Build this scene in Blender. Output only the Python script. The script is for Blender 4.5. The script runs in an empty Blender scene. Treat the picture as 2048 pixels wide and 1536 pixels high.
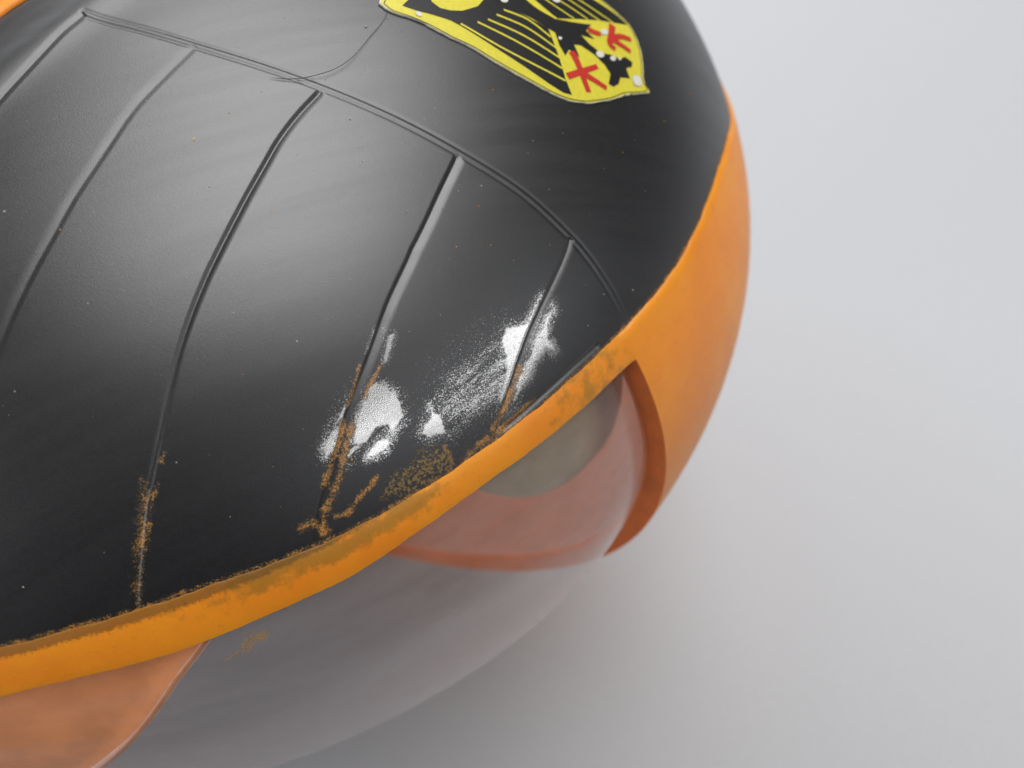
import bpy, bmesh, math, random
import numpy as np
from mathutils import Vector, Matrix

random.seed(4); rng = np.random.default_rng(4)
sc = bpy.context.scene
# one Blender unit is one centimetre: the model is a hand-sized toy
sc.unit_settings.system = 'METRIC'; sc.unit_settings.scale_length = 0.01

# ------------------------------------------------------------------ body frame
AX = np.array([6.66306, 5.87433, 4.14804]); PSI = math.radians(-7.76714)
ZC = 4.62                                       # height of the body centre above the paper
RZ = np.array([[math.cos(PSI), -math.sin(PSI), 0], [math.sin(PSI), math.cos(PSI), 0], [0, 0, 1]])

# ------------------------------------------------------------------ camera
cam_d = bpy.data.cameras.new('camera'); cam = bpy.data.objects.new('camera', cam_d)
sc.collection.objects.link(cam); sc.camera = cam
cam.location = (4.46663, -10.54753, 10.68498 + ZC)
cam.rotation_euler = (math.radians(90 - 52), 0, 0)
cam_d.lens = 55; cam_d.sensor_width = 36; cam_d.clip_start = 0.1; cam_d.clip_end = 2000
cam_d.dof.use_dof = True; cam_d.dof.focus_distance = 10.9; cam_d.dof.aperture_fstop = 0.36

# ------------------------------------------------------------------ light: a room, a ceiling light and a low window on the right
world = bpy.data.worlds.new('World'); sc.world = world; world.use_nodes = True
bg = world.node_tree.nodes['Background']; bg.inputs[0].default_value = (0.93, 0.95, 1.0, 1); bg.inputs[1].default_value = 0.045
def area(name, d, dist, sx, sy, power, col):
    l = bpy.data.lights.new(name, 'AREA'); l.shape = 'RECTANGLE'; l.size = sx; l.size_y = sy
    l.energy = power; l.color = col
    o = bpy.data.objects.new(name, l); sc.collection.objects.link(o)
    d = Vector(d).normalized(); o.location = Vector((2, 0, ZC)) + d * dist
    o.rotation_euler = d.to_track_quat('Z', 'Y').to_euler()
    return o
area('ceiling_light', (0.37, 0.06, 1.0), 45, 50, 29, 22300, (1.0, 0.99, 0.985))
area('back_left_light', (-0.5, 0.78, 0.40), 60, 60, 40, 70000, (0.95, 0.97, 1.0))  # soft light from back left, so the body's shadow falls right-front
area('left_fill_light', (-0.80, -0.56, 0.27), 90, 80, 44, 56000, (0.97, 0.98, 1.0))  # added fill for the cabin and door post; no such source is known
area('window_light', (0.84, -0.42, 0.36), 90, 80, 17, 8200, (0.95, 0.97, 1.0))
vs = sc.view_settings
vs.view_transform = 'Standard'; vs.look = 'None'; vs.exposure = 0; vs.gamma = 1; vs.use_curve_mapping = False

# ------------------------------------------------------------------ curves on the body: (longitude, angle from the top) in degrees
K = {
  'G0': [[-47.67,23.58],[-42.31,26.12],[-37.91,28.92],[-33.5,32.46],[-29.89,36.37],[-26.8,41.11],[-24.62,46.16],[-22.93,51.63],[-22.26,57.23],[-22.17,60.11],[-22.37,63.76],[-22.64,66.64],[-22.82,67.73]],
  'R1': [[-47.67,23.58],[-52.71,24.55],[-58.46,26.32],[-63.42,28.29],[-68.46,31.03]],
  'R2': [[-37.8,28.95],[-43.44,29.96],[-49.03,31.35],[-53.64,33.27],[-59.02,36.19],[-62.75,39.01],[-65.44,41.44],[-67.86,44.22],[-69.65,46.94],[-71.51,50.82]],
  'R3': [[-29.98,36.33],[-34.43,36.92],[-38.21,37.81],[-41.48,39.03],[-44.44,40.33],[-47.09,41.73],[-49.41,43.14],[-51.55,44.64],[-53.55,46.35],[-55.29,48.13],[-56.8,50.03],[-58.12,52.04],[-59.37,54.23],[-60.5,56.36],[-61.47,58.38],[-62.42,60.33],[-63.92,65.17],[-64.92,69.34]],
  'R4': [[-24.62,46.16],[-29.24,47.5],[-33.98,49.31],[-35.67,50.08],[-39.7,52.27],[-43.53,55.3],[-46.46,58.03],[-48.52,60.63],[-50.17,63.05],[-51.43,65.07],[-52.27,66.88],[-52.77,68.16]],
  'R5': [[-22.27,57.52],[-23.59,58.14],[-27.46,59.51],[-29.55,60.37],[-31.55,61.4],[-34.04,63.25],[-36.31,65.29],[-37.82,66.98]],
  'R6': [[-37.0,66.87],[-34.5,66.66],[-31.79,66.51],[-29.14,66.47],[-26.53,66.67]],
  'RIDGE': [[-69.04,29.08],[-62.48,26.41],[-54.32,24.28],[-44.79,22.75],[-33.03,21.75],[-18.98,21.8]],
  'hair': [[-15.55,35.4],[-17.73,35.6],[-20.14,35.66],[-22.05,35.77],[-24.31,35.92],[-25.79,35.94],[-27.72,35.78],[-29.74,35.35],[-31.32,34.89],[-32.67,34.31],[-33.9,33.65]],
  'roof': [[-75.27,26.41],[-68.2,24.05],[-59.69,21.99],[-54.68,21.09],[-43.4,19.65],[-22.23,18.78]],
  'crest': [[-15.33,34.55],[-15.38,35.63],[-14.23,37.56],[-13.88,39.63],[-13.21,41.67],[-12.97,43.94],[-12.42,46.25],[-11.78,48.61],[-11.05,50.36],[-10.25,51.4],[-9.28,52.37],[-7.39,53.81],[-5.18,55.28],[-3.51,56.71],[-2.31,57.82],[-1.86,57.19],[-1.04,56.78],[0.11,56.62],[1.74,56.2],[3.16,55.6],[4.45,54.47],[4.91,52.74],[5.14,50.97],[5.37,47.38],[5.02,43.96],[4.71,41.15],[4.62,38.11],[1.52,36.24],[-4.26,34.94],[-10.6,34.22],[-14.46,34.49]],
  'wingL': [[-13.75,35.97],[-13.22,36.95],[-12.36,38.13],[-11.64,39.38],[-11.5,40.23],[-11.39,41.56],[-11.33,43.1],[-11.1,45.78],[-10.92,48.3],[-10.65,49.83],[-10.15,50.54],[-8.95,49.44],[-7.07,48.27],[-6.01,47.57],[-4.31,46.51],[-4.38,45.69],[-4.65,44.1],[-4.81,42.56],[-4.56,41.74],[-3.32,41.22],[-3.77,40.84],[-5.6,40.88],[-7.37,40.65],[-9.32,39.78],[-10.29,39.01],[-10.83,38.28],[-10.64,37.51],[-8.77,36.91],[-9.65,36.28],[-11.99,36.1]],
  'body': [[-2.33,46.84],[-1.21,48.43],[0.26,50.26],[-1.08,49.87],[-1.4,50.86],[-2.15,49.47],[-2.54,50.47],[-2.58,51.63],[-1.66,53.07],[-1.47,53.7],[-0.59,54.37],[-0.57,55.23],[-1.19,55.23],[-1.94,54.66],[-2.82,55.28],[-3.66,54.27],[-4.6,54.27],[-5.42,53.85],[-5.57,53.31],[-4.2,53.19],[-3.69,52.43],[-3.41,51.2],[-3.51,49.71],[-4.03,49.09],[-5.15,49.91],[-5.16,48.79],[-6.22,48.68],[-5.47,47.88],[-4.19,47.17],[-4.31,46.51],[-4.33,45.02],[-4.86,43.03],[-4.96,41.66],[-3.32,41.22],[-1.36,42.93],[-2.16,43.84],[-2.27,45.32]],
  'wingR': [[-1.39,44.53],[-2.12,46.98],[-0.12,49.01],[1.74,51.08],[4.1,54.28],[4.32,53.18],[4.33,51.55],[4.21,50.0],[4.36,48.15],[3.52,45.57],[0.47,43.51]],
  'line0': [[-11.23,40.15],[-10.71,44.02],[-9.18,49.51]],
  'line1': [[-9.57,41.17],[-8.77,44.42],[-8.03,48.89]],
  'line2': [[-8.33,41.76],[-7.41,44.72],[-7.01,48.25]],
  'line3': [[-6.94,42.2],[-6.1,44.73],[-6.11,47.68]],
  'line4': [[-5.64,42.57],[-4.91,44.64],[-5.21,46.95]],
  'line5': [[0.66,46.46],[0.71,48.2],[0.67,49.84]],
  'line6': [[1.72,47.49],[1.68,49.38],[1.69,51.09]],
  'line7': [[-0.45,45.4],[-0.54,46.93],[-0.56,48.52]],
  'line8': [[2.68,48.22],[2.72,50.44],[2.78,52.61]],
  'outR': [[-2.03,43.82],[-2.38,45.17],[-2.2,46.91]],
  'red0': [[-5.18,49.06],[-5.83,49.76],[-6.67,50.44],[-7.45,51.04],[-8.36,51.8]],
  'red1': [[-8.47,49.51],[-6.65,50.53],[-4.6,51.74]],
  'red2': [[-6.77,50.47],[-6.5,51.93],[-6.25,53.25]],
  'red3': [[-0.75,50.01],[-0.47,50.73],[-0.16,51.36]],
  'red4': [[2.34,52.47],[0.71,52.46],[-0.47,52.45],[-0.7,53.13]],
  'red5': [[0.16,52.22],[0.46,53.4],[0.63,54.83]],
  'red6': [[0.51,52.58],[1.68,53.6],[2.31,54.74]],
  'dot0': [[-4.12,42.64],[-4.34,42.6],[-4.54,42.5],[-4.67,42.36],[-4.72,42.2],[-4.66,42.07],[-4.52,41.98],[-4.32,41.95],[-4.09,41.99],[-3.89,42.09],[-3.76,42.23],[-3.71,42.38],[-3.77,42.52],[-3.91,42.61]],
  'dot1': [[0.61,46.95],[0.37,46.88],[0.16,46.76],[0.02,46.59],[-0.04,46.42],[0.01,46.27],[0.15,46.18],[0.36,46.17],[0.6,46.24],[0.81,46.36],[0.95,46.53],[1.01,46.71],[0.96,46.85],[0.82,46.94]],
  'dot2': [[-2.69,52.11],[-2.92,52.04],[-3.14,51.91],[-3.31,51.73],[-3.39,51.54],[-3.36,51.38],[-3.24,51.28],[-3.04,51.26],[-2.81,51.32],[-2.58,51.45],[-2.42,51.64],[-2.34,51.83],[-2.37,51.99],[-2.49,52.09]],
  'dot3': [[-1.99,53.34],[-2.17,53.29],[-2.34,53.19],[-2.46,53.06],[-2.52,52.93],[-2.49,52.82],[-2.4,52.75],[-2.24,52.74],[-2.06,52.79],[-1.89,52.89],[-1.76,53.02],[-1.71,53.16],[-1.73,53.27],[-1.83,53.33]],
  'dot4': [[-1.77,56.44],[-1.98,56.6],[-2.26,56.66],[-2.58,56.6],[-2.85,56.44],[-3.03,56.22],[-3.09,55.96],[-3.0,55.74],[-2.8,55.58],[-2.51,55.52],[-2.2,55.57],[-1.92,55.73],[-1.74,55.96],[-1.68,56.21]],
  'dot5': [[0.67,52.07],[0.45,51.99],[0.24,51.86],[0.08,51.69],[0.01,51.52],[0.05,51.38],[0.17,51.3],[0.37,51.3],[0.6,51.37],[0.81,51.5],[0.97,51.67],[1.03,51.85],[1.0,51.99],[0.87,52.06]],
  'dot6': [[-4.49,47.9],[-4.6,47.87],[-4.7,47.82],[-4.77,47.75],[-4.8,47.67],[-4.78,47.6],[-4.72,47.55],[-4.63,47.54],[-4.52,47.56],[-4.43,47.62],[-4.36,47.69],[-4.33,47.77],[-4.34,47.84],[-4.4,47.88]],
  'dot7': [[-13.45,37.5],[-13.6,37.49],[-13.73,37.43],[-13.83,37.34],[-13.87,37.24],[-13.85,37.13],[-13.76,37.06],[-13.63,37.02],[-13.48,37.03],[-13.34,37.08],[-13.24,37.17],[-13.2,37.28],[-13.23,37.38],[-13.32,37.46]],
  'dot8': [[-1.42,53.91],[-1.51,53.89],[-1.6,53.83],[-1.67,53.77],[-1.7,53.7],[-1.68,53.64],[-1.63,53.61],[-1.55,53.61],[-1.45,53.64],[-1.36,53.69],[-1.29,53.76],[-1.27,53.83],[-1.28,53.88],[-1.33,53.91]],
  'sc0': [[-44.84,57.3],[-43.93,57.17],[-43.44,58.01],[-42.97,59.43],[-43.32,60.84],[-44.64,61.56],[-44.76,60.91],[-45.53,60.63],[-46.69,61.47],[-47.64,61.11],[-46.35,59.22]],
  'sc1': [[-47.64,61.11],[-46.69,61.47],[-47.51,61.56],[-48.6,62.17],[-48.26,61.51]],
  'sc2': [[-45.99,61.7],[-45.07,61.98],[-45.55,62.55],[-46.57,62.71],[-47.1,62.48]],
  'sc3': [[-46.5,57.3],[-46.44,57.61],[-47.37,58.66],[-48.27,58.91],[-47.37,58.11]],
  'sc4': [[-48.59,59.29],[-47.7,59.21],[-48.65,60.55],[-49.73,61.07],[-49.52,60.26]],
  'sc5': [[-41.17,61.03],[-41.15,61.88],[-40.84,62.5],[-41.09,64.17],[-41.94,63.76],[-42.3,63.81],[-42.82,63.05],[-42.31,62.49],[-41.57,62.2]],
  'sc6': [[-32.49,59.26],[-30.77,60.29],[-28.06,59.46],[-29.77,60.68],[-31.74,61.67],[-32.97,62.39],[-34.8,63.72],[-36.89,65.1],[-35.13,63.24],[-33.89,61.66],[-33.49,60.07]],
  'sc7': [[-27.85,60.73],[-29.41,61.63],[-29.85,62.59],[-30.0,63.92],[-30.46,62.96],[-31.9,63.28],[-33.42,64.21],[-35.32,65.47],[-35.68,65.4],[-33.53,63.67],[-31.16,62.14]],
  'sc8': [[-38.42,60.97],[-35.37,60.42],[-33.63,60.59],[-34.38,62.12],[-36.39,62.47],[-38.17,62.58],[-40.03,62.66],[-39.87,61.97]],
  'sc9': [[-41.57,53.45],[-41.32,53.49],[-43.05,54.82],[-43.21,54.73]],
  'sc10': [[-41.01,54.31],[-40.67,54.5],[-42.32,56.15],[-42.69,56.02]],
  'ow0': [[-44.34,55.39],[-45.76,56.97],[-46.71,57.92]],
  'ow1': [[-42.94,56.16],[-44.58,57.26],[-45.27,57.98]],
  'ow2': [[-47.44,58.99],[-48.65,60.55],[-49.86,62.13],[-50.68,63.19]],
  'ow3': [[-47.06,59.56],[-48.27,61.13],[-49.17,62.7],[-50.57,64.61],[-51.48,65.66],[-51.99,67.38]],
  'ow4': [[-53.16,66.1],[-52.34,66.16],[-51.82,67.28]],
  'ow5': [[-47.17,64.7],[-48.85,65.65],[-49.85,66.44],[-50.86,66.43]],
  'ow6': [[-33.33,62.97],[-34.67,64.04],[-36.03,65.11],[-37.46,66.12],[-38.3,66.75]],
  'ow7': [[-33.64,66.36],[-35.72,66.48],[-37.34,66.67]],
  'ow8': [[-41.7,65.18],[-41.7,66.88]],
  'ow9': [[-36.64,66.81],[-38.64,66.7],[-40.19,66.98]],
  'ow10': [[-61.81,58.15],[-62.25,59.65],[-63.14,62.46],[-63.92,65.17],[-64.92,69.34]],
  'ow11': [[-61.0,58.66],[-61.75,59.81],[-62.59,62.19]],
  'ow12': [[-59.96,56.32],[-60.33,56.84]],
  'owreg': [[-47.85,66.7],[-46.67,65.02],[-44.35,64.75],[-43.31,63.82],[-41.56,64.86],[-41.37,66.92],[-38.57,66.53],[-36.5,66.93],[-42.15,67.62],[-45.43,67.75]],
  'B': [[-82.8,72.25],[-79.69,71.7],[-76.58,71.02],[-73.47,70.37],[-69.07,69.51],[-64.6,68.83],[-59.0,68.21],[-52.46,68.08],[-47.93,67.78],[-43.42,67.46],[-37.02,67.14],[-30.67,67.07],[-27.06,67.2],[-23.04,67.5],[-19.25,67.95],[-14.74,68.58],[-9.79,69.01],[-4.62,69.67],[0.1,70.86],[5.44,73.16]],
  'L': [[-83.79,78.9],[-80.61,77.93],[-77.46,76.9],[-74.32,75.88],[-70.89,75.06],[-67.34,74.62],[-64.04,74.31],[-61.45,73.9],[-58.78,73.4],[-55.34,72.88],[-51.22,72.42],[-47.26,71.47],[-43.26,70.74],[-39.67,70.35],[-35.9,70.34],[-32.8,70.35],[-29.44,70.46],[-26.66,70.55],[-24.29,70.88]],
  'smear0': [[-60.69,77.47],[-59.9,76.96],[-59.24,76.91]],
  'smear1': [[-59.21,76.73],[-58.75,75.93],[-57.99,75.9]],
  'smear2': [[-56.99,73.56],[-55.99,73.59]],
  'gcheck': [[-48.25,49.95],[-39.9,60.47],[-29.58,60.8]]}

# ------------------------------------------------------------------ helpers
def surf(ph, th, off=0.0):
    """points of the body ellipsoid (world space), pushed out along the normal by off"""
    ph = np.radians(np.asarray(ph, float)); th = np.radians(np.asarray(th, float))
    u = np.stack([np.sin(th) * np.cos(ph), np.sin(th) * np.sin(ph), np.cos(th)], -1)
    p = u * AX; n = u / AX; n /= np.linalg.norm(n, axis=-1, keepdims=True)
    p = p + n * np.asarray(off, float)[..., None]
    p = p @ RZ.T; p[..., 2] += ZC
    return p
def smooth(a, n=10):
    """Catmull-Rom through the points"""
    a = np.array(a, float); a = np.vstack([2 * a[0] - a[1], a, 2 * a[-1] - a[-2]]); out = []
    for i in range(1, len(a) - 2):
        for t in np.linspace(0, 1, n, endpoint=False):
            p0, p1, p2, p3 = a[i - 1:i + 3]
            out.append(.5 * (2 * p1 + (p2 - p0) * t + (2 * p0 - 5 * p1 + 4 * p2 - p3) * t * t + (3 * p1 - p0 - 3 * p2 + p3) * t ** 3))
    out.append(a[-2]); return np.array(out)
def seg_dist(P, line):
    """distance of points to a polyline, both 3D; also the running parameter 0..1"""
    best = np.full(len(P), 1e9); par = np.zeros(len(P)); n = len(line) - 1
    for i in range(n):
        a, b = line[i], line[i + 1]; ab = b - a
        t = np.clip(((P - a) @ ab) / (ab @ ab + 1e-12), 0, 1)
        d = np.linalg.norm(P - a - t[:, None] * ab, axis=1)
        m = d < best; best[m] = d[m]; par[m] = (i + t[m]) / n
    return best, par
def in_poly(x, y, poly):
    r = np.zeros(len(x), bool); j = len(poly) - 1
    for i in range(len(poly)):
        xi, yi = poly[i]; xj, yj = poly[j]
        c = ((yi > y) != (yj > y)) & (x < (xj - xi) * (y - yi) / (yj - yi + 1e-12) + xi)
        r ^= c; j = i
    return r
def sstep(a, b, x):
    t = np.clip((x - a) / (b - a), 0, 1); return t * t * (3 - 2 * t)
def wob(x, seed, amp, freqs=(1, 2.3, 5.1, 11.7, 23.)):
    r = np.random.default_rng(seed); s = 0
    for f in freqs: s = s + np.sin(x * f + r.uniform(0, 6.28)) / f ** .6
    return s * amp / 2

def mesh_obj(name, V, F, mat, parent=None, smooth_shade=True, attrs=None, normals=None):
    V = np.asarray(V, np.float32)
    me = bpy.data.meshes.new(name)
    if isinstance(F, np.ndarray) and F.ndim == 2:
        k = F.shape[1]
        me.vertices.add(len(V)); me.vertices.foreach_set('co', V.ravel())
        me.loops.add(F.size); me.loops.foreach_set('vertex_index', F.astype(np.int32).ravel())
        me.polygons.add(len(F)); me.polygons.foreach_set('loop_start', np.arange(0, F.size, k, dtype=np.int32))
        me.update(calc_edges=True)
    else:
        me.from_pydata([tuple(map(float, v)) for v in V], [], F); me.update()
    me.polygons.foreach_set('use_smooth', np.full(len(me.polygons), smooth_shade))
    for an, av in (attrs or {}).items():
        at = me.attributes.new(an, 'FLOAT', 'POINT'); at.data.foreach_set('value', np.asarray(av, np.float32).ravel())
    if normals is not None:
        me.normals_split_custom_set_from_vertices(np.asarray(normals, np.float32))
    me.materials.append(mat)
    o = bpy.data.objects.new(name, me); sc.collection.objects.link(o)
    if parent is not None:
        o.parent = parent; o.matrix_parent_inverse = parent.matrix_basis.inverted() if parent.parent is None else Matrix()
    return o
def grid_faces(nr, nc, keep=None):
    i = np.arange(nr * nc).reshape(nr, nc)
    f = np.stack([i[:-1, :-1], i[:-1, 1:], i[1:, 1:], i[1:, :-1]], -1)
    f = f[:, :, ::-1]
    return f[keep] if keep is not None else f.reshape(-1, 4)

# ------------------------------------------------------------------ materials
def new_mat(name):
    m = bpy.data.materials.new(name); m.use_nodes = True
    nt = m.node_tree; return m, nt, nt.nodes['Principled BSDF']
class N:
    def __init__(s, nt): s.nt = nt; s.co = None
    def node(s, t, ins=None, **kw):
        n = s.nt.nodes.new(t)
        for k, v in kw.items(): setattr(n, k, v)
        for k, v in (ins or {}).items(): s.put(n.inputs[k], v)
        return n
    def put(s, sock, v):
        if hasattr(v, 'is_output'): s.nt.links.new(v, sock)
        elif isinstance(v, (tuple, list)): sock.default_value = tuple(v) + ((1,) if len(v) == 3 and sock.type == 'RGBA' else ())
        else: sock.default_value = v
    def obj(s):
        if s.co is None: s.co = s.node('ShaderNodeTexCoord').outputs['Object']
        return s.co
    def noise(s, scale, detail=4, rough=.55, vec=None):
        return s.node('ShaderNodeTexNoise', {'Vector': vec or s.obj(), 'Scale': scale, 'Detail': detail, 'Roughness': rough}).outputs['Fac']
    def math(s, op, a, b=0.0, c=None, clamp=False):
        n = s.node('ShaderNodeMath', operation=op, use_clamp=clamp); s.put(n.inputs[0], a); s.put(n.inputs[1], b)
        if c is not None: s.put(n.inputs[2], c)
        return n.outputs[0]
    def remap(s, v, a, b, c=0.0, d=1.0):
        n = s.node('ShaderNodeMapRange', {'Value': v, 'From Min': a, 'From Max': b, 'To Min': c, 'To Max': d}, interpolation_type='SMOOTHSTEP')
        return n.outputs[0]
    def mix(s, f, a, b):
        n = s.node('ShaderNodeMix', data_type='RGBA'); s.put(n.inputs[0], f); s.put(n.inputs[6], a); s.put(n.inputs[7], b)
        return n.outputs[2]
    def attr(s, name): return s.node('ShaderNodeAttribute', attribute_name=name).outputs['Fac']
    def bump(s, h, strength, dist, normal=None):
        n = s.node('ShaderNodeBump', {'Height': h, 'Strength': strength, 'Distance': dist})
        if normal is not None: s.put(n.inputs['Normal'], normal)
        return n.outputs[0]

ORANGE = (0.92, 0.305, 0.014); ORANGE_DEEP = (0.80, 0.20, 0.012)

def black_paint():
    m, nt, p = new_mat('matt_black_paint'); g = N(nt)
    scuff_shine, halo, wear, region = g.attr('scuff_shine'), g.attr('halo'), g.attr('wear'), g.attr('region')
    fine, mid, grit = g.noise(95, 3, .6), g.noise(22, 4, .6), g.noise(48, 5, .7)
    # streaks left by rubbing, running along the panel
    mp = g.node('ShaderNodeMapping', {'Vector': g.obj(), 'Rotation': (0, 0, math.radians(28)), 'Scale': (2.2, .10, 1.2)}, vector_type='TEXTURE')
    streak = g.noise(1.0, 3, .5, mp.outputs[0])
    # polished scuffs with their shine painted white: a solid core, then speckle that thins out in the halo
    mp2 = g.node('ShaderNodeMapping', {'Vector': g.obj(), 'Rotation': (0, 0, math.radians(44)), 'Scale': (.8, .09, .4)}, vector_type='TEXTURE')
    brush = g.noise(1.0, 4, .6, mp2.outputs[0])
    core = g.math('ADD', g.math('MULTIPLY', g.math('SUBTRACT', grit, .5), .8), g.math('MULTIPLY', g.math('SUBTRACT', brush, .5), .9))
    core = g.remap(g.math('ADD', scuff_shine, core), .38, .66)
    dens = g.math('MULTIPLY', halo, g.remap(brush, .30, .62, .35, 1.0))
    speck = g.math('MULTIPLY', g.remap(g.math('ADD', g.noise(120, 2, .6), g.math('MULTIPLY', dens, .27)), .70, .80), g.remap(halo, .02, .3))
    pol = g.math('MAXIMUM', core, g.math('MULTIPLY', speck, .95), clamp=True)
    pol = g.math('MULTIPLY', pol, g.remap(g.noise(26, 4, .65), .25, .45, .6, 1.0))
    # old orange paint showing where the black has worn off
    wv = g.math('ADD', g.math('MULTIPLY', g.math('SUBTRACT', g.noise(66, 5, .75), .5), 2.3), g.math('MULTIPLY', g.math('SUBTRACT', g.noise(9, 4, .65), .5), 1.3))
    wv = g.math('ADD', wear, wv)
    wl = g.math('MULTIPLY', g.remap(wv, .34, .48), g.math('MULTIPLY', g.remap(wear, .03, .2), g.remap(g.noise(75, 3, .6), .36, .50, .25, 1.0))); wcore = g.remap(wv, .50, .72)
    wr = g.math('MULTIPLY', g.remap(g.math('ADD', g.noise(46, 5, .7), g.math('MULTIPLY', region, .10)), .58, .64), g.remap(region, .05, .4))
    worn = g.math('MAXIMUM', wl, wr, clamp=True)
    base = g.mix(g.remap(mid, .35, .7), (0.006, 0.006, 0.007), (0.009, 0.009, 0.010))
    base = g.mix(g.remap(g.noise(120, 2, .6), .56, .72), base, (.022, .022, .024))
    base = g.mix(pol, base, (.82, .81, .79))  # near-white base puts the highlight of the scuffs into the colour
    oc = g.mix(wcore, (.115, .062, .014), (.50, .215, .028))
    oc = g.mix(g.remap(region, .2, .8), oc, (.22, .13, .02))
    base = g.mix(g.math('MULTIPLY', worn, .93), base, oc)
    rough = g.remap(streak, .3, .7, .36, .39)
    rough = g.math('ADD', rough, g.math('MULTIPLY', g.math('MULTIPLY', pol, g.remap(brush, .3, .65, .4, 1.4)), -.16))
    rough = g.math('ADD', rough, g.math('MULTIPLY', worn, .05))
    g.put(p.inputs['Base Color'], base); g.put(p.inputs['Roughness'], rough)
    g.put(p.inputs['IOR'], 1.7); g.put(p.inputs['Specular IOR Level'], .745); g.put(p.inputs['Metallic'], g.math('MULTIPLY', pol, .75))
    h = g.math('ADD', g.math('MULTIPLY', fine, .5), g.math('ADD', g.math('MULTIPLY', worn, .9), g.math('MULTIPLY', pol, .10)))
    b1 = g.bump(g.math('ADD', h, g.noise(130, 2, .5)), .15, .006)
    g.put(p.inputs['Normal'], b1)
    return m

def orange_paint(name, worn=True):
    m, nt, p = new_mat(name); g = N(nt)
    base = g.mix(g.remap(g.noise(1.6, 4, .55), .3, .7), ORANGE, (0.86, 0.255, 0.012))
    base = g.mix(g.remap(g.noise(14, 5, .7), .56, .72, 0, .5), base, ORANGE_DEEP)
    if worn:
        edge, tarn = g.attr('edge'), g.attr('tarnish')
        n1 = g.noise(9, 5, .65); n2 = g.noise(40, 4, .7)
        olive = g.remap(g.math('ADD', tarn, g.math('MULTIPLY', g.math('SUBTRACT', n1, .5), 1.5)), .48, .95)
        base = g.mix(g.math('MULTIPLY', olive, .62), base, (.22, .15, .02))
        ed = g.remap(g.math('ADD', edge, g.math('MULTIPLY', g.math('SUBTRACT', n2, .5), .6)), .22, .5)
        base = g.mix(g.math('MULTIPLY', ed, .75), base, (.14, .075, .016))
        sp = g.math('MULTIPLY', g.remap(n2, .67, .72), g.remap(tarn, .02, .5, 0, .85))
        base = g.mix(sp, base, (.09, .05, .012))
    g.put(p.inputs['Base Color'], base)
    g.put(p.inputs['Subsurface Weight'], .25); g.put(p.inputs['Subsurface Radius'], (1.0, .30, .06)); g.put(p.inputs['Subsurface Scale'], .35)
    g.put(p.inputs['Roughness'], g.remap(g.noise(30, 3), .3, .7, .38, .5))
    h = g.math('ADD', g.noise(7, 4, .6), g.math('MULTIPLY', g.noise(55, 3, .6), .35))
    g.put(p.inputs['Normal'], g.bump(h, .18, .02))
    return m

def clear_plastic():
    m, nt, p = new_mat('clear_plastic'); g = N(nt); nt.nodes.remove(p)
    out = nt.nodes['Material Output']
    nrm = g.bump(g.noise(.5, 1, .4), .03, .2)
    fc = g.node('ShaderNodeLayerWeight', {'Blend': .5, 'Normal': nrm}).outputs['Facing']
    fr = g.math('ADD', g.math('MULTIPLY', g.math('POWER', fc, 4.5), .75), .022, clamp=True)
    tr = g.node('ShaderNodeBsdfTransparent', {'Color': (.955, .955, .965)})
    gl = g.node('ShaderNodeBsdfGlossy', {'Color': (1, 1, 1), 'Roughness': .22, 'Normal': nrm})
    # dusty, slightly milky: scattered haze plus tiny flecks
    mp = g.node('ShaderNodeMapping', {'Vector': g.obj(), 'Rotation': (0, .4, math.radians(30)), 'Scale': (.6, 2.5, 6)})
    haze = g.remap(g.noise(1.2, 4, .6, mp.outputs[0]), .3, .75, .05, .12)
    dust = g.remap(g.noise(60, 2, .5), .74, .79, 0, .5)
    df = g.node('ShaderNodeBsdfDiffuse', {'Color': (.86, .80, .79)})
    tl = g.node('ShaderNodeBsdfTranslucent', {'Color': (.86, .80, .79)})
    ml = g.node('ShaderNodeMixShader', {0: .25, 1: df.outputs[0], 2: tl.outputs[0]})
    haze = g.math('ADD', haze, g.math('MULTIPLY', g.math('POWER', fc, 4.0), .42))   # extra pale haze towards the outline, painting in the rim highlight
    m1 = g.node('ShaderNodeMixShader', {0: g.math('MAXIMUM', haze, dust, clamp=True), 1: tr.outputs[0], 2: ml.outputs[0]})
    m2 = g.node('ShaderNodeMixShader', {0: fr, 1: m1.outputs[0], 2: gl.outputs[0]})
    sm = g.remap(g.math('ADD', g.attr('smear'), g.math('MULTIPLY', g.math('SUBTRACT', g.noise(60, 5, .75), .5), 2.6)), .80, 1.05, 0, .8)
    od = g.node('ShaderNodeBsdfDiffuse', {'Color': (.42, .24, .06)})
    m3 = g.node('ShaderNodeMixShader', {0: sm, 1: m2.outputs[0], 2: od.outputs[0]})
    nt.links.new(m3.outputs[0], out.inputs[0])
    return m

def plain(name, col, rough=.5, nscale=30, var=.12, bump=.1):
    m, nt, p = new_mat(name); g = N(nt)
    dark = tuple(c * (1 - var) for c in col); light = tuple(min(1, c * (1 + var)) for c in col)
    g.put(p.inputs['Base Color'], g.mix(g.remap(g.noise(nscale, 4), .3, .7), dark, light))
    g.put(p.inputs['Roughness'], rough)
    g.put(p.inputs['Normal'], g.bump(g.noise(nscale * 2, 3), bump, .01))
    return m
M_BLACK = black_paint(); M_OR = orange_paint('orange_paint'); M_ORI = orange_paint('orange_plastic', False)
M_CLEAR = clear_plastic()
M_YEL = plain('yellow_print', (.68, .60, .055), .36, 25, .05, .03)
M_INK = plain('black_ink', (.012, .012, .012), .42, 60, .3)
M_RED = plain('red_ink', (.52, .03, .02), .45, 60, .12)
M_WHT = plain('white_ink', (.66, .65, .58), .5, 40, .08)
M_CARD = plain('sticker_paper', (.70, .69, .60), .6, 40, .1)
M_HAIR = plain('hair', (.022, .016, .012), .4)
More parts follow.
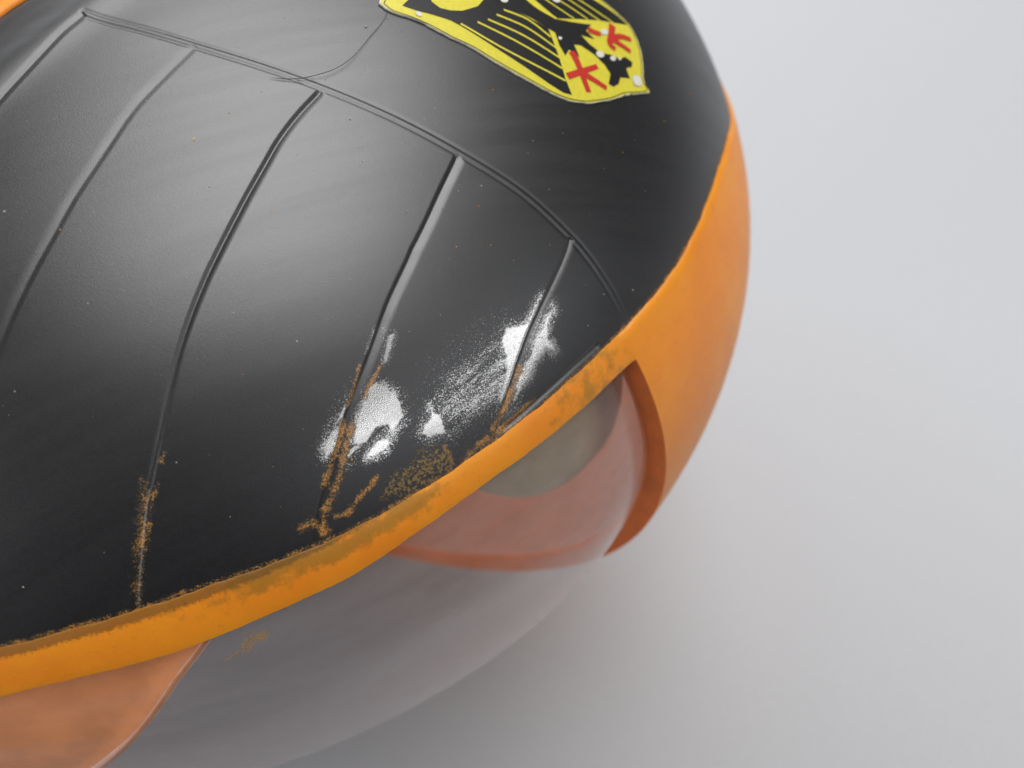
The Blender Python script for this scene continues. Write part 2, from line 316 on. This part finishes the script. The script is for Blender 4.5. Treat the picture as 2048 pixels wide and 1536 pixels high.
M_DUST = plain('dust', (.40, .39, .36), .8)
M_SKID = plain('skid_paint', (.06, .06, .065), .4)
M_BEIGE = plain('beige_plastic', (.56, .45, .30), .55, 3, .12)
M_SAL = plain('salmon_plastic', (.94, .38, .22), .5, 3, .06)
M_POST = plain('orange_plastic_sheet', (.92, .34, .11), .45, 3, .10)
M_RIM = plain('red_orange_plastic', (.82, .17, .010), .4, 5, .10)
M_FLG = plain('lit_edge_plastic', (.92, .55, .42), .35, 5, .05)  # paler than the post: the edge's catch of light is in the colour
M_PAPER = plain('pale_grey_paper', (.405, .412, .424), .75, 70, .07, .10)

# ------------------------------------------------------------------ the surface it stands on
def struct_sheet():
    n = 61; x = np.linspace(-60, 80, n); y = np.linspace(-8.5, 70, n)
    X, Y = np.meshgrid(x, y)
    Z = .04 * np.sin(X * .11 + 1) * np.sin(Y * .09) - .04
    # the sheet sweeps up far behind, well outside the picture
    Z = Z + np.where(Y > 45, (Y - 45) ** 2 * .02, 0)
    V = np.stack([X, Y, Z], -1).reshape(-1, 3)
    o = mesh_obj('paper_backdrop', V, grid_faces(n, n)[:, ::-1], M_PAPER)
    o['kind'] = 'structure'; return o
struct_sheet()

# ------------------------------------------------------------------ the model helicopter
heli = bpy.data.objects.new('model_helicopter', None); sc.collection.objects.link(heli)
heli.location = (0, 0, 0)
heli['label'] = 'scuffed black and orange model helicopter nose with clear chin window on pale paper'
heli['category'] = 'model helicopter'

Bc = smooth(K['B'], 6); Lc = smooth(K['L'], 6)
PHC = -24.0                                       # the nose pillar's edge
PHW = -118.0                                      # the window's rear edge
def ang(a): return (np.asarray(a, float) + 180) % 360 - 180
def belt(ph):
    ph = ang(ph); r = np.interp(ph, Bc[:, 0], Bc[:, 1])
    r = np.where(ph > 5.4, 73.1 + 12.5 * (1 - np.exp(-(np.maximum(ph, 5.4) - 5.4) / 16)), r)
    return np.where(ph < -82.8, 72.2 + 13.3 * sstep(0, 90, -82.8 - ph), r)
def lip(ph):
    ph = ang(ph); r = np.interp(ph, Lc[:, 0], Lc[:, 1])
    r = np.where(ph > -24.3, 70.9 + (belt(ph) - belt(-24.3)), r)
    return np.where(ph < -83.8, 78.9 + 11 * sstep(0, 90, -83.8 - ph), r)

# --- black canopy shell, with its moulded panel lines as real grooves
ph = np.concatenate([np.arange(-87, 17, .10), np.arange(17, 273.01, 1.6)]); ph[-1] = 273
th = np.concatenate([np.arange(.0, 17, 1.0), np.arange(17, 73.6, .10)]); th[0] = .02
# the shell ends under the orange rim: scale each meridian so its last row lies there
PHG, S = np.meshgrid(ph, th / th[-1]); THG = S * (belt(PHG) + .9)
P0 = surf(PHG, THG).reshape(-1, 3)
phf, thf = PHG.ravel(), THG.ravel()
off = np.zeros(len(P0))
near = (ang(phf) > -87) & (ang(phf) < 18) & (thf > 12)
idx = np.where(near)[0]; Pn = P0[idx]
def line3(name, n=8): c = smooth(K[name], n); return surf(c[:, 0], c[:, 1])
gd = {}
for g_, w, dp in [('G0', .045, .0042), ('R1', .040, .009), ('R2', .050, .0048), ('R3', .040, .016), ('R4', .056, .0155), ('R5', .048, .0145), ('R6', .030, .014)]:
    L3 = line3(g_); d, t = seg_dist(Pn, L3); gd[g_] = (d, t)
    prof = np.clip(1 - d / w, 0, 1)
    prof = prof ** 1.2 * (1.5 - .5 * prof)
    if g_ == 'G0':
        dp = dp * (1 - .35 * sstep(.68, .80, t))
        prof = np.exp(-((d - .026) / .013) ** 2) - .35 * np.exp(-(d / .012) ** 2)
    elif g_ != 'R6':
        # one wall is steep, the other slopes gently
        c_ = smooth(K[g_], 6); o_ = np.argsort(c_[:, 1]); side = ang(phf[idx]) - np.interp(thf[idx], c_[o_, 1], c_[o_, 0])
        if g_ in ('R1', 'R2'): side = -side
        wn = 1 - .45 * sstep(.25, .8, t) if g_ in ('R3', 'R4') else 1.0
        dp = dp * wn
        steep = np.clip(1 - d / .030, 0, 1); gentle = np.clip(1 - d / (w * 1.25 * wn), 0, 1)
        prof = np.where(side < 0, steep ** .9, gentle ** 1.7) * sstep(0, .014, t)
    cur = -dp * prof
    off[idx] = np.where(np.abs(cur) > np.abs(off[idx]), cur, off[idx])
d, t = seg_dist(Pn, line3('RIDGE'))
off[idx] += .022 * np.exp(-(d / .13) ** 2)
# very slight unevenness of the hand-painted moulding
off[idx] += .0012 * np.sin(Pn[:, 0] * 2.1 + Pn[:, 1] * 1.3) * np.sin(Pn[:, 1] * 1.7 - Pn[:, 2])
off[idx] += .0005 * np.sin(Pn[:, 0] * 6.1 - Pn[:, 1] * 4.3) * np.sin(Pn[:, 1] * 5.7 + Pn[:, 2] * 3)

# wear masks; the one for scuffs also places their painted shine
scuff_shine = np.zeros(len(P0)); halo = np.zeros(len(P0)); wear = np.zeros(len(P0)); region = np.zeros(len(P0))
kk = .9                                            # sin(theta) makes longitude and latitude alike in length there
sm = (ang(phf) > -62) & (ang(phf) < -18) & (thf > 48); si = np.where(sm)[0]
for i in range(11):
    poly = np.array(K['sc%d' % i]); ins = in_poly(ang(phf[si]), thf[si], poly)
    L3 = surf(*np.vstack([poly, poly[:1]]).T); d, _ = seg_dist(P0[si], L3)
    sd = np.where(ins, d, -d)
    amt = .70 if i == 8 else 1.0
    scuff_shine[si] = np.maximum(scuff_shine[si], amt * sstep(-.045, .05 if i != 8 else .22, sd))
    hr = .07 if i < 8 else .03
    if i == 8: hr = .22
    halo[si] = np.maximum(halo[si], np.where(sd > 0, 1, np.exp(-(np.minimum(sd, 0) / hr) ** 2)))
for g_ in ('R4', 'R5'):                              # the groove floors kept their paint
    k_ = sstep(.010, .036, gd[g_][0]); scuff_shine[idx] *= k_; halo[idx] *= k_
wm = (ang(phf) > -85) & (ang(phf) < 6) & (thf > 55); wi = np.where(wm)[0]
for i in range(13):
    L3 = surf(*smooth(K['ow%d' % i], 4).T); d, _ = seg_dist(P0[wi], L3)
    wdt = [.013, .013, .02, .024, .03, .018, .024, .016, .014, .024, .032, .014, .016][i]
    wear[wi] = np.maximum(wear[wi], .66 * np.exp(-(d / wdt / 1.6) ** 2) * (.74 if i >= 10 else 1))
poly = np.array(K['owreg']); ins = in_poly(ang(phf[wi]), thf[wi], poly)
d, _ = seg_dist(P0[wi], surf(*np.vstack([poly, poly[:1]]).T)); region[wi] = sstep(-.06, .1, np.where(ins, d, -d))
dB = np.radians(belt(phf[wi]) - thf[wi]) * 5.2
wear[wi] = np.maximum(wear[wi], .46 * np.exp(-(np.maximum(dB, 0) / .020) ** 2))

Pc = surf(phf, thf, off)
nr, nc = PHG.shape
G = Pc.reshape(nr, nc, 3)
nrm = np.cross(np.gradient(G, axis=1), np.gradient(G, axis=0)).reshape(-1, 3)
nrm *= -np.sign(np.sum(nrm * (Pc - np.array([0, 0, ZC])), 1, keepdims=True)) * -1
nrm /= np.linalg.norm(nrm, axis=1, keepdims=True) + 1e-12
# which moulded panel does each face belong to (cells between the grooves)
def ph_of(name, thv):
    c = smooth(K[name], 6); o = np.argsort(c[:, 1]); return np.interp(thv, c[o, 1], c[o, 0])
g0 = smooth(K['G0'], 6); o0 = np.argsort(g0[:, 0])
pf = ang(.5 * (PHG[:-1, :-1] + PHG[1:, 1:])); tf = .25 * (THG[:-1, :-1] + THG[1:, 1:] + THG[:-1, 1:] + THG[1:, :-1])
g0th = np.interp(pf, g0[o0, 0], g0[o0, 1])
below = (tf > g0th) & (pf > -92) & (pf < -21)
cell = np.zeros(pf.shape, int)
below &= (pf > ph_of('R1', tf))
for k_, rn in enumerate(['R1', 'R2', 'R3', 'R4', 'R5']):
    cell[below & (pf > ph_of(rn, tf))] = k_ + 1
FA = np.stack([(np.arange(nr * nc).reshape(nr, nc))[a] for a in (np.s_[:-1, :-1], np.s_[1:, :-1], np.s_[1:, 1:], np.s_[:-1, 1:])], -1)
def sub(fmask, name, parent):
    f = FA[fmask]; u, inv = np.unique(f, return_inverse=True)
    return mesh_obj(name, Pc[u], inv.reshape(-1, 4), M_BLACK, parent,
                    attrs={'scuff_shine': scuff_shine[u], 'halo': halo[u], 'wear': wear[u], 'region': region[u]}, normals=nrm[u])
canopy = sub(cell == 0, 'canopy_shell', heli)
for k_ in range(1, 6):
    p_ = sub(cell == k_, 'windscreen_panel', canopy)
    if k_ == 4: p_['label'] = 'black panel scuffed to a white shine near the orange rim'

# --- orange lower shell: rim under the canopy, nose pillar, keel; open where the clear window sits
ph = np.concatenate([np.arange(-130, 30, .4), np.arange(30, 230.01, 3.0)])
ph[np.argmin(np.abs(ph - PHC))] = PHC; ph[np.argmin(np.abs(ph - PHW))] = PHW
rag = wob(ph * 1.3, 3, .10); rag2 = wob(ph * 1.7, 8, .045)
b0 = belt(ph) + rag * .9; m0 = lip(ph) + rag2 * sstep(-26, -30, ph)
w1 = np.array([0, .06, .14, .25, .4, .55, .7, .85, .94, 1.0])
o1 = np.array([-.03, .010, .017, .021, .023, .024, .023, .021, .019, .016])
PHC2, PHW2 = 27.0, 88.0                            # far-side window, shortened so the unseen shell blocks back light
for v_ in (PHC2, PHW2): ph[np.argmin(np.abs(ph - v_))] = v_
outer = ((ang(ph) > PHC - .01) & (ang(ph) < PHC2 + .01)) | (ang(ph) < PHW + .01) | (ang(ph) > PHW2 - .01)
rows_t = []; rows_o = []; rows_e = []; rows_k = []
for w, o in zip(w1, o1):
    rows_t.append(b0 + (m0 - b0) * w)
    fade = np.where(outer, 1, 0) * sstep(.5, 1, w)                 # no rounded lower edge where the shell goes on
    rows_o.append(np.where(outer, max(o, .03 * sstep(.0, .2, w) if w > 0 else o), o) + 0 * ph)
    left = sstep(-40, -62, ph)
    rows_e.append(np.clip(1 - w / (.10 + .26 * left), 0, 1) * (.35 + .65 * left))
    rows_k.append(.75 * np.exp(-((w - .25) / .3) ** 2) * sstep(-40, -46, ph) * sstep(-66, -56, ph) + .45 * np.exp(-((ph + 29) / 5) ** 2) + .28 * (ph < -24))
w2 = np.concatenate([np.linspace(0, 1, 60)[1:]])
for w in w2:
    rows_t.append(m0 + (179.6 - m0) * w); rows_o.append(np.full(len(ph), .03 - .0 * w)); rows_e.append(0 * ph); rows_k.append(.05 * (ph < 1e9) * np.ones(len(ph)))
T = np.array(rows_t); O = np.array(rows_o); Pm = np.broadcast_to(ph, T.shape)
V = surf(Pm, T, O)
nr2, nc2 = T.shape
open_cols = ~(outer[:-1] & outer[1:])
keep = np.ones((nr2 - 1, nc2 - 1), bool)
tc = .5 * (T[:-1, :-1] + T[1:, 1:])
keep[len(w1) - 1:, :] &= ~(open_cols[None, :] & (tc[len(w1) - 1:, :] < 166))
low = mesh_obj('lower_shell', V.reshape(-1, 3), grid_faces(nr2, nc2, keep), M_OR, heli,
               attrs={'edge': np.array(rows_e), 'tarnish': np.array(rows_k)})
md = low.modifiers.new('thickness', 'SOLIDIFY'); md.thickness = .22; md.offset = -1; md.use_even_offset = False
low.data.materials.append(M_RIM); low.data.materials.append(M_SAL); md.material_offset_rim = 1; md.material_offset = 2
md = low.modifiers.new('crisp_edges', 'EDGE_SPLIT'); md.split_angle = math.radians(38)

# --- clear chin windows, near and far
def chin_window(pa, pb, front):
    ph = np.linspace(pa, pb, 420); t = np.linspace(0, 1, 380)
    PG, TG = np.meshgrid(ph, t)
    l_ = lip(PG) - .6
    th_ = l_ + (167 - l_) * TG
    inset = -.045 - .115 * np.exp(-(np.abs(front - PG) / 5.0))
    WP = surf(PG, th_, inset).reshape(-1, 3); sm_ = np.zeros(len(WP))
    for nm, wd in (('smear0', .03), ('smear1', .09), ('smear2', .03)):
        d, _ = seg_dist(WP, surf(*smooth(K[nm], 4).T, np.full(len(smooth(K[nm], 4)), -.055))); sm_ = np.maximum(sm_, np.exp(-(d / wd) ** 2))
    win = mesh_obj('chin_window', WP, grid_faces(*PG.shape), M_CLEAR, heli, attrs={'smear': sm_})
chin_window(PHW, PHC, PHC); chin_window(PHC2, PHW2, PHC2)

# --- orange door post lying behind the clear plastic
t = np.linspace(0, 1, 60); ph0 = np.linspace(0, 1, 40)
edge_ph = lambda th: np.interp(th, [66, 73.9, 79.9, 89.4, 105, 130, 166], [-55.6, -60.2, -64.0, -68.4, -76, -86, -96])
TT, UU = np.meshgrid(np.linspace(69, 164, 90), ph0)
PP = np.minimum(-86, edge_ph(TT) - 8) + (edge_ph(TT) - np.minimum(-86, edge_ph(TT) - 8)) * UU
ins = -.20 - .05 * (1 - UU) + .05 * sstep(.90, 1.0, UU)
post = mesh_obj('door_post', surf(PP, TT, ins).reshape(-1, 3), grid_faces(*TT.shape)[:, ::-1], M_POST, heli)
md = post.modifiers.new('thickness', 'SOLIDIFY'); md.thickness = .10; md.offset = -1

ft = np.linspace(69.5, 163, 70); FP = surf(edge_ph(ft) - .2, ft, np.full(len(ft), -.19))
tg = np.gradient(FP, axis=0); tg /= np.linalg.norm(tg, axis=1, keepdims=True)
nn_ = FP - np.array([0, 0, ZC]); a_n = np.cross(tg, nn_); a_n /= np.linalg.norm(a_n, axis=1, keepdims=True); b_n = np.cross(tg, a_n)
an = np.linspace(0, 2 * np.pi, 13)
FV = FP[:, None] + .05 * (np.cos(an)[None, :, None] * a_n[:, None] + .7 * np.sin(an)[None, :, None] * b_n[:, None])
fl = mesh_obj('flange', FV.reshape(-1, 3), grid_faces(70, 13), M_FLG, post); fl.matrix_parent_inverse = Matrix()

# --- beige instrument console inside the nose
c = np.array([4.25, -2.1, ZC + .15]); uu = np.linspace(0, 2 * np.pi, 40); vv = np.linspace(.01, np.pi - .01, 24)
U_, V_ = np.meshgrid(uu, vv)
def sp(a, e): return np.sign(a) * np.abs(a) ** e
X = .9 * sp(np.sin(V_), .7) * sp(np.cos(U_), .8); Y = 1.2 * sp(np.sin(V_), .7) * sp(np.sin(U_), .8); Z = 1.0 * sp(np.cos(V_), .8)
a_ = math.radians(52)
CV = np.stack([X * math.cos(a_) - Y * math.sin(a_), X * math.sin(a_) + Y * math.cos(a_), Z], -1) + c
mesh_obj('instrument_console', CV.reshape(-1, 3), grid_faces(*U_.shape), M_BEIGE, heli)

# --- landing skids under the middle of the body
def tube(name, pts, rad, mat, parent, n=12):
    pts = np.array(pts, float); tg = np.gradient(pts, axis=0); tg /= np.linalg.norm(tg, axis=1, keepdims=True)
    rf = np.array([0.31, 0.2, 0.93]); a = np.cross(tg, rf); a /= np.linalg.norm(a, axis=1, keepdims=True); b = np.cross(tg, a)
    an = np.linspace(0, 2 * np.pi, n + 1)
    V = pts[:, None] + rad * (np.cos(an)[None, :, None] * a[:, None] + np.sin(an)[None, :, None] * b[:, None])
    return mesh_obj(name, V.reshape(-1, 3), grid_faces(len(pts), n + 1), mat, parent)
for sy in (-1, 1):
    sk = tube('skid', [(x, 2.6 * sy, .17 + (.0 if x < -2.4 else (x + 2.4) ** 2 * .5)) for x in np.linspace(-9, -1.4, 40)], .17, M_SKID, heli)
    for x in (-6.0, -3.0):
        tube('strut', [(x, (2.6 - 1.5 * t_) * sy, (.17 + 1.0 * t_)) for t_ in np.linspace(0, 1, 8)], .12, M_SKID, sk)

# --- orange roof panel behind the ridge
r = smooth(K['roof'], 8); e3 = surf(r[:, 0], r[:, 1])
rows = []; dirv = np.array([-.62, 1.0, 0]); dirv /= np.linalg.norm(dirv)
cen = np.array([0, 0, ZC])
for s in np.concatenate([[0, .0], np.linspace(.04, 5.0, 40)]):
    q = e3 + dirv * s - cen
    ql = q @ RZ; z = AX[2] * np.sqrt(np.clip(1 - (ql[:, 0] / AX[0]) ** 2 - (ql[:, 1] / AX[1]) ** 2, .02, 1))
    n_ = np.stack([ql[:, 0], ql[:, 1], z], 1) / AX ** 2; n_ /= np.linalg.norm(n_, axis=1, keepdims=True)
    p = np.stack([ql[:, 0], ql[:, 1], z], 1) + n_ * (-.02 if len(rows) == 0 else .03)
    rows.append(p @ RZ.T + cen)
RV = np.array(rows)
mesh_obj('roof_panel', RV.reshape(-1, 3), grid_faces(*RV.shape[:2])[:, ::-1], M_ORI, heli)

# --- crest sticker
def decal(name, poly, o, mat, parent, thick=0.0, curve=False):
    """a flat printed shape laid on the curved body"""
    poly = np.array(poly, float)
    bm = bmesh.new(); sx, sy = .075, .085
    vs_ = [bm.verts.new((x * sx, y * sy, 0)) for x, y in poly]
    f = bm.faces.new(vs_); f.normal_update(); bmesh.ops.triangulate(bm, faces=[f])
    for _ in range(5):
        le = [e for e in bm.edges if e.calc_length() > .09]
        if not le: break
        bmesh.ops.subdivide_edges(bm, edges=le, cuts=1); bmesh.ops.triangulate(bm, faces=bm.faces[:])
    co = np.array([v.co[:] for v in bm.verts]); P = surf(co[:, 0] / sx, co[:, 1] / sy, np.full(len(co), o))
    for v, p in zip(bm.verts, P): v.co = p
    bmesh.ops.recalc_face_normals(bm, faces=bm.faces[:])
    f0 = bm.faces[:][0]; f0.normal_update()
    if f0.normal.dot(f0.calc_center_median() - Vector((0, 0, ZC))) < 0: bmesh.ops.reverse_faces(bm, faces=bm.faces[:])
    if thick:
        r_ = bmesh.ops.extrude_face_region(bm, geom=bm.faces[:])
        mv = [g for g in r_['geom'] if isinstance(g, bmesh.types.BMVert)]
        for v in mv:
            n = (v.co - Vector((0, 0, ZC))); n = Vector((n.x / 44.4, n.y / 34.5, n.z / 17.2)).normalized(); v.co += n * thick
    me = bpy.data.meshes.new(name); bm.to_mesh(me); bm.free(); me.materials.append(mat)
    ob = bpy.data.objects.new(name, me); sc.collection.objects.link(ob); ob.parent = parent
    return ob
def stroke(name, pts, w, o, mat, parent, taper=0.0):
    c = smooth(pts, 6); P = surf(c[:, 0], c[:, 1], np.full(len(c), o))
    n = surf(c[:, 0], c[:, 1], np.full(len(c), 1.0)) - surf(c[:, 0], c[:, 1], np.zeros(len(c)))
    tg = np.gradient(P, axis=0); sd = np.cross(n, tg); sd /= np.linalg.norm(sd, axis=1, keepdims=True)
    ww = w * (1 - taper * np.linspace(0, 1, len(c)))[:, None]
    V = np.stack([P - sd * ww, P + sd * ww], 1).reshape(-1, 3)
    i = np.arange(len(c) - 1)
    F = np.stack([2 * i, 2 * i + 1, 2 * i + 3, 2 * i + 2], 1)
    return mesh_obj(name, V, F, mat, parent)
def jag(poly, seed, a=.035):
    poly = smooth(np.vstack([poly, poly[:1]]), 5)[:-1]; r = np.random.default_rng(seed)
    return poly + r.normal(0, a, poly.shape)
cr = jag(K['crest'], 1, .03)
sticker = decal('crest_sticker', cr, .004, M_CARD, heli, .016)
sticker['label'] = 'yellow crest sticker with a black eagle'
ctr = np.array(K['crest']).mean(0)
decal('yellow_field', ctr + (cr - ctr) * .992, .0225, M_YEL, sticker)
rim_l = ctr + (cr - ctr) * .975
stroke('border_line', np.vstack([rim_l[::4], rim_l[:1]]), .0035, .0240, M_INK, sticker)
def thin_in(n): return [list(p) for p in K[n]]
decal('eagle_wing', K['wingL'], .0245, M_INK, sticker)
decal('eagle_wing', K['wingR'], .0245, M_INK, sticker)
decal('eagle_body', K['body'], .0250, M_INK, sticker)
for i in range(9): stroke('feather_line', K['line%d' % i], .0085 if i < 5 else .007, .0258, M_YEL, sticker)
stroke('feather_line', K['outR'], .012, .0262, M_YEL, sticker)
for i in range(7): stroke('talon', K['red%d' % i], .034 if i in (0, 4) else .029, .0266 + .0005 * i, M_RED, sticker, .25)
for i in range(9): decal('white_dot', K['dot%d' % i], .0300, M_WHT, sticker)

# ------------------------------------------------------------------ loose things lying on the model
c = smooth(K['hair'], 8); P = surf(c[:, 0], c[:, 1], .012 + .03 * np.sin(np.linspace(0, 3.1, len(c))) ** 2)
cu = bpy.data.curves.new('hair', 'CURVE'); cu.dimensions = '3D'; cu.bevel_depth = .0032; cu.bevel_resolution = 2
s_ = cu.splines.new('POLY'); s_.points.add(len(P) - 1)
for i, p in enumerate(P):
    s_.points[i].co = (*p, 1); s_.points[i].radius = .55 + .45 * i / len(P) if i < len(P) - 8 else 1 - .1 * (i - len(P) + 8)
dg = bpy.data.objects.new('tmp', cu); sc.collection.objects.link(dg)
me = bpy.data.meshes.new_from_object(dg.evaluated_get(bpy.context.evaluated_depsgraph_get())); bpy.data.objects.remove(dg)
hair = bpy.data.objects.new('hair', me); sc.collection.objects.link(hair); me.materials.clear(); me.materials.append(M_HAIR)
hair['label'] = 'single dark curled hair lying on the black shell below the crest sticker'; hair['category'] = 'hair'

def flakes(name, spots, mat):
    V = []; F = []
    for (p, t_) in spots:
        p0 = surf(*[np.array([v]) for v in p], np.array([.006]))[0]
        n = Vector(p0 - np.array([0, 0, ZC])).normalized(); a = n.orthogonal().normalized(); a.rotate(Matrix.Rotation(random.uniform(0, 6.28), 3, n)); b = n.cross(a)
        l_, w_ = t_; k = len(V); m = 6
        for i in range(m):
            q = random.uniform(.6, 1.2); an = 6.283 * i / m
            V.append(Vector(p0) + a * (l_ * q * math.cos(an)) + b * (w_ * q * math.sin(an)))
        V.append(Vector(p0) + n * (w_ * .6)); V.append(Vector(p0) - n * .01)
        for i in range(m):
            F.append((k + i, k + (i + 1) % m, k + m)); F.append((k + (i + 1) % m, k + i, k + m + 1))
    return mesh_obj(name, np.array([tuple(v) for v in V]), F, mat, smooth_shade=False)
wsp = []; osp = []
for i in range(190):
    p = (random.uniform(-76, 8), random.uniform(24, 66)); s_ = random.choice([.0022, .0026, .003, .003, .004, .006])
    (wsp if random.random() < .78 else osp).append((p, (s_ * random.choice([1, 1, 1, 2.2]), s_)))
d_ = flakes('dust_specks', wsp, M_DUST); d_['kind'] = 'stuff'; d_['label'] = 'pale dust specks scattered over the black shell'; d_['category'] = 'dust'
d_ = flakes('paint_specks', osp, M_ORI); d_['kind'] = 'stuff'; d_['label'] = 'tiny orange paint specks scattered over the black shell'; d_['category'] = 'paint specks'
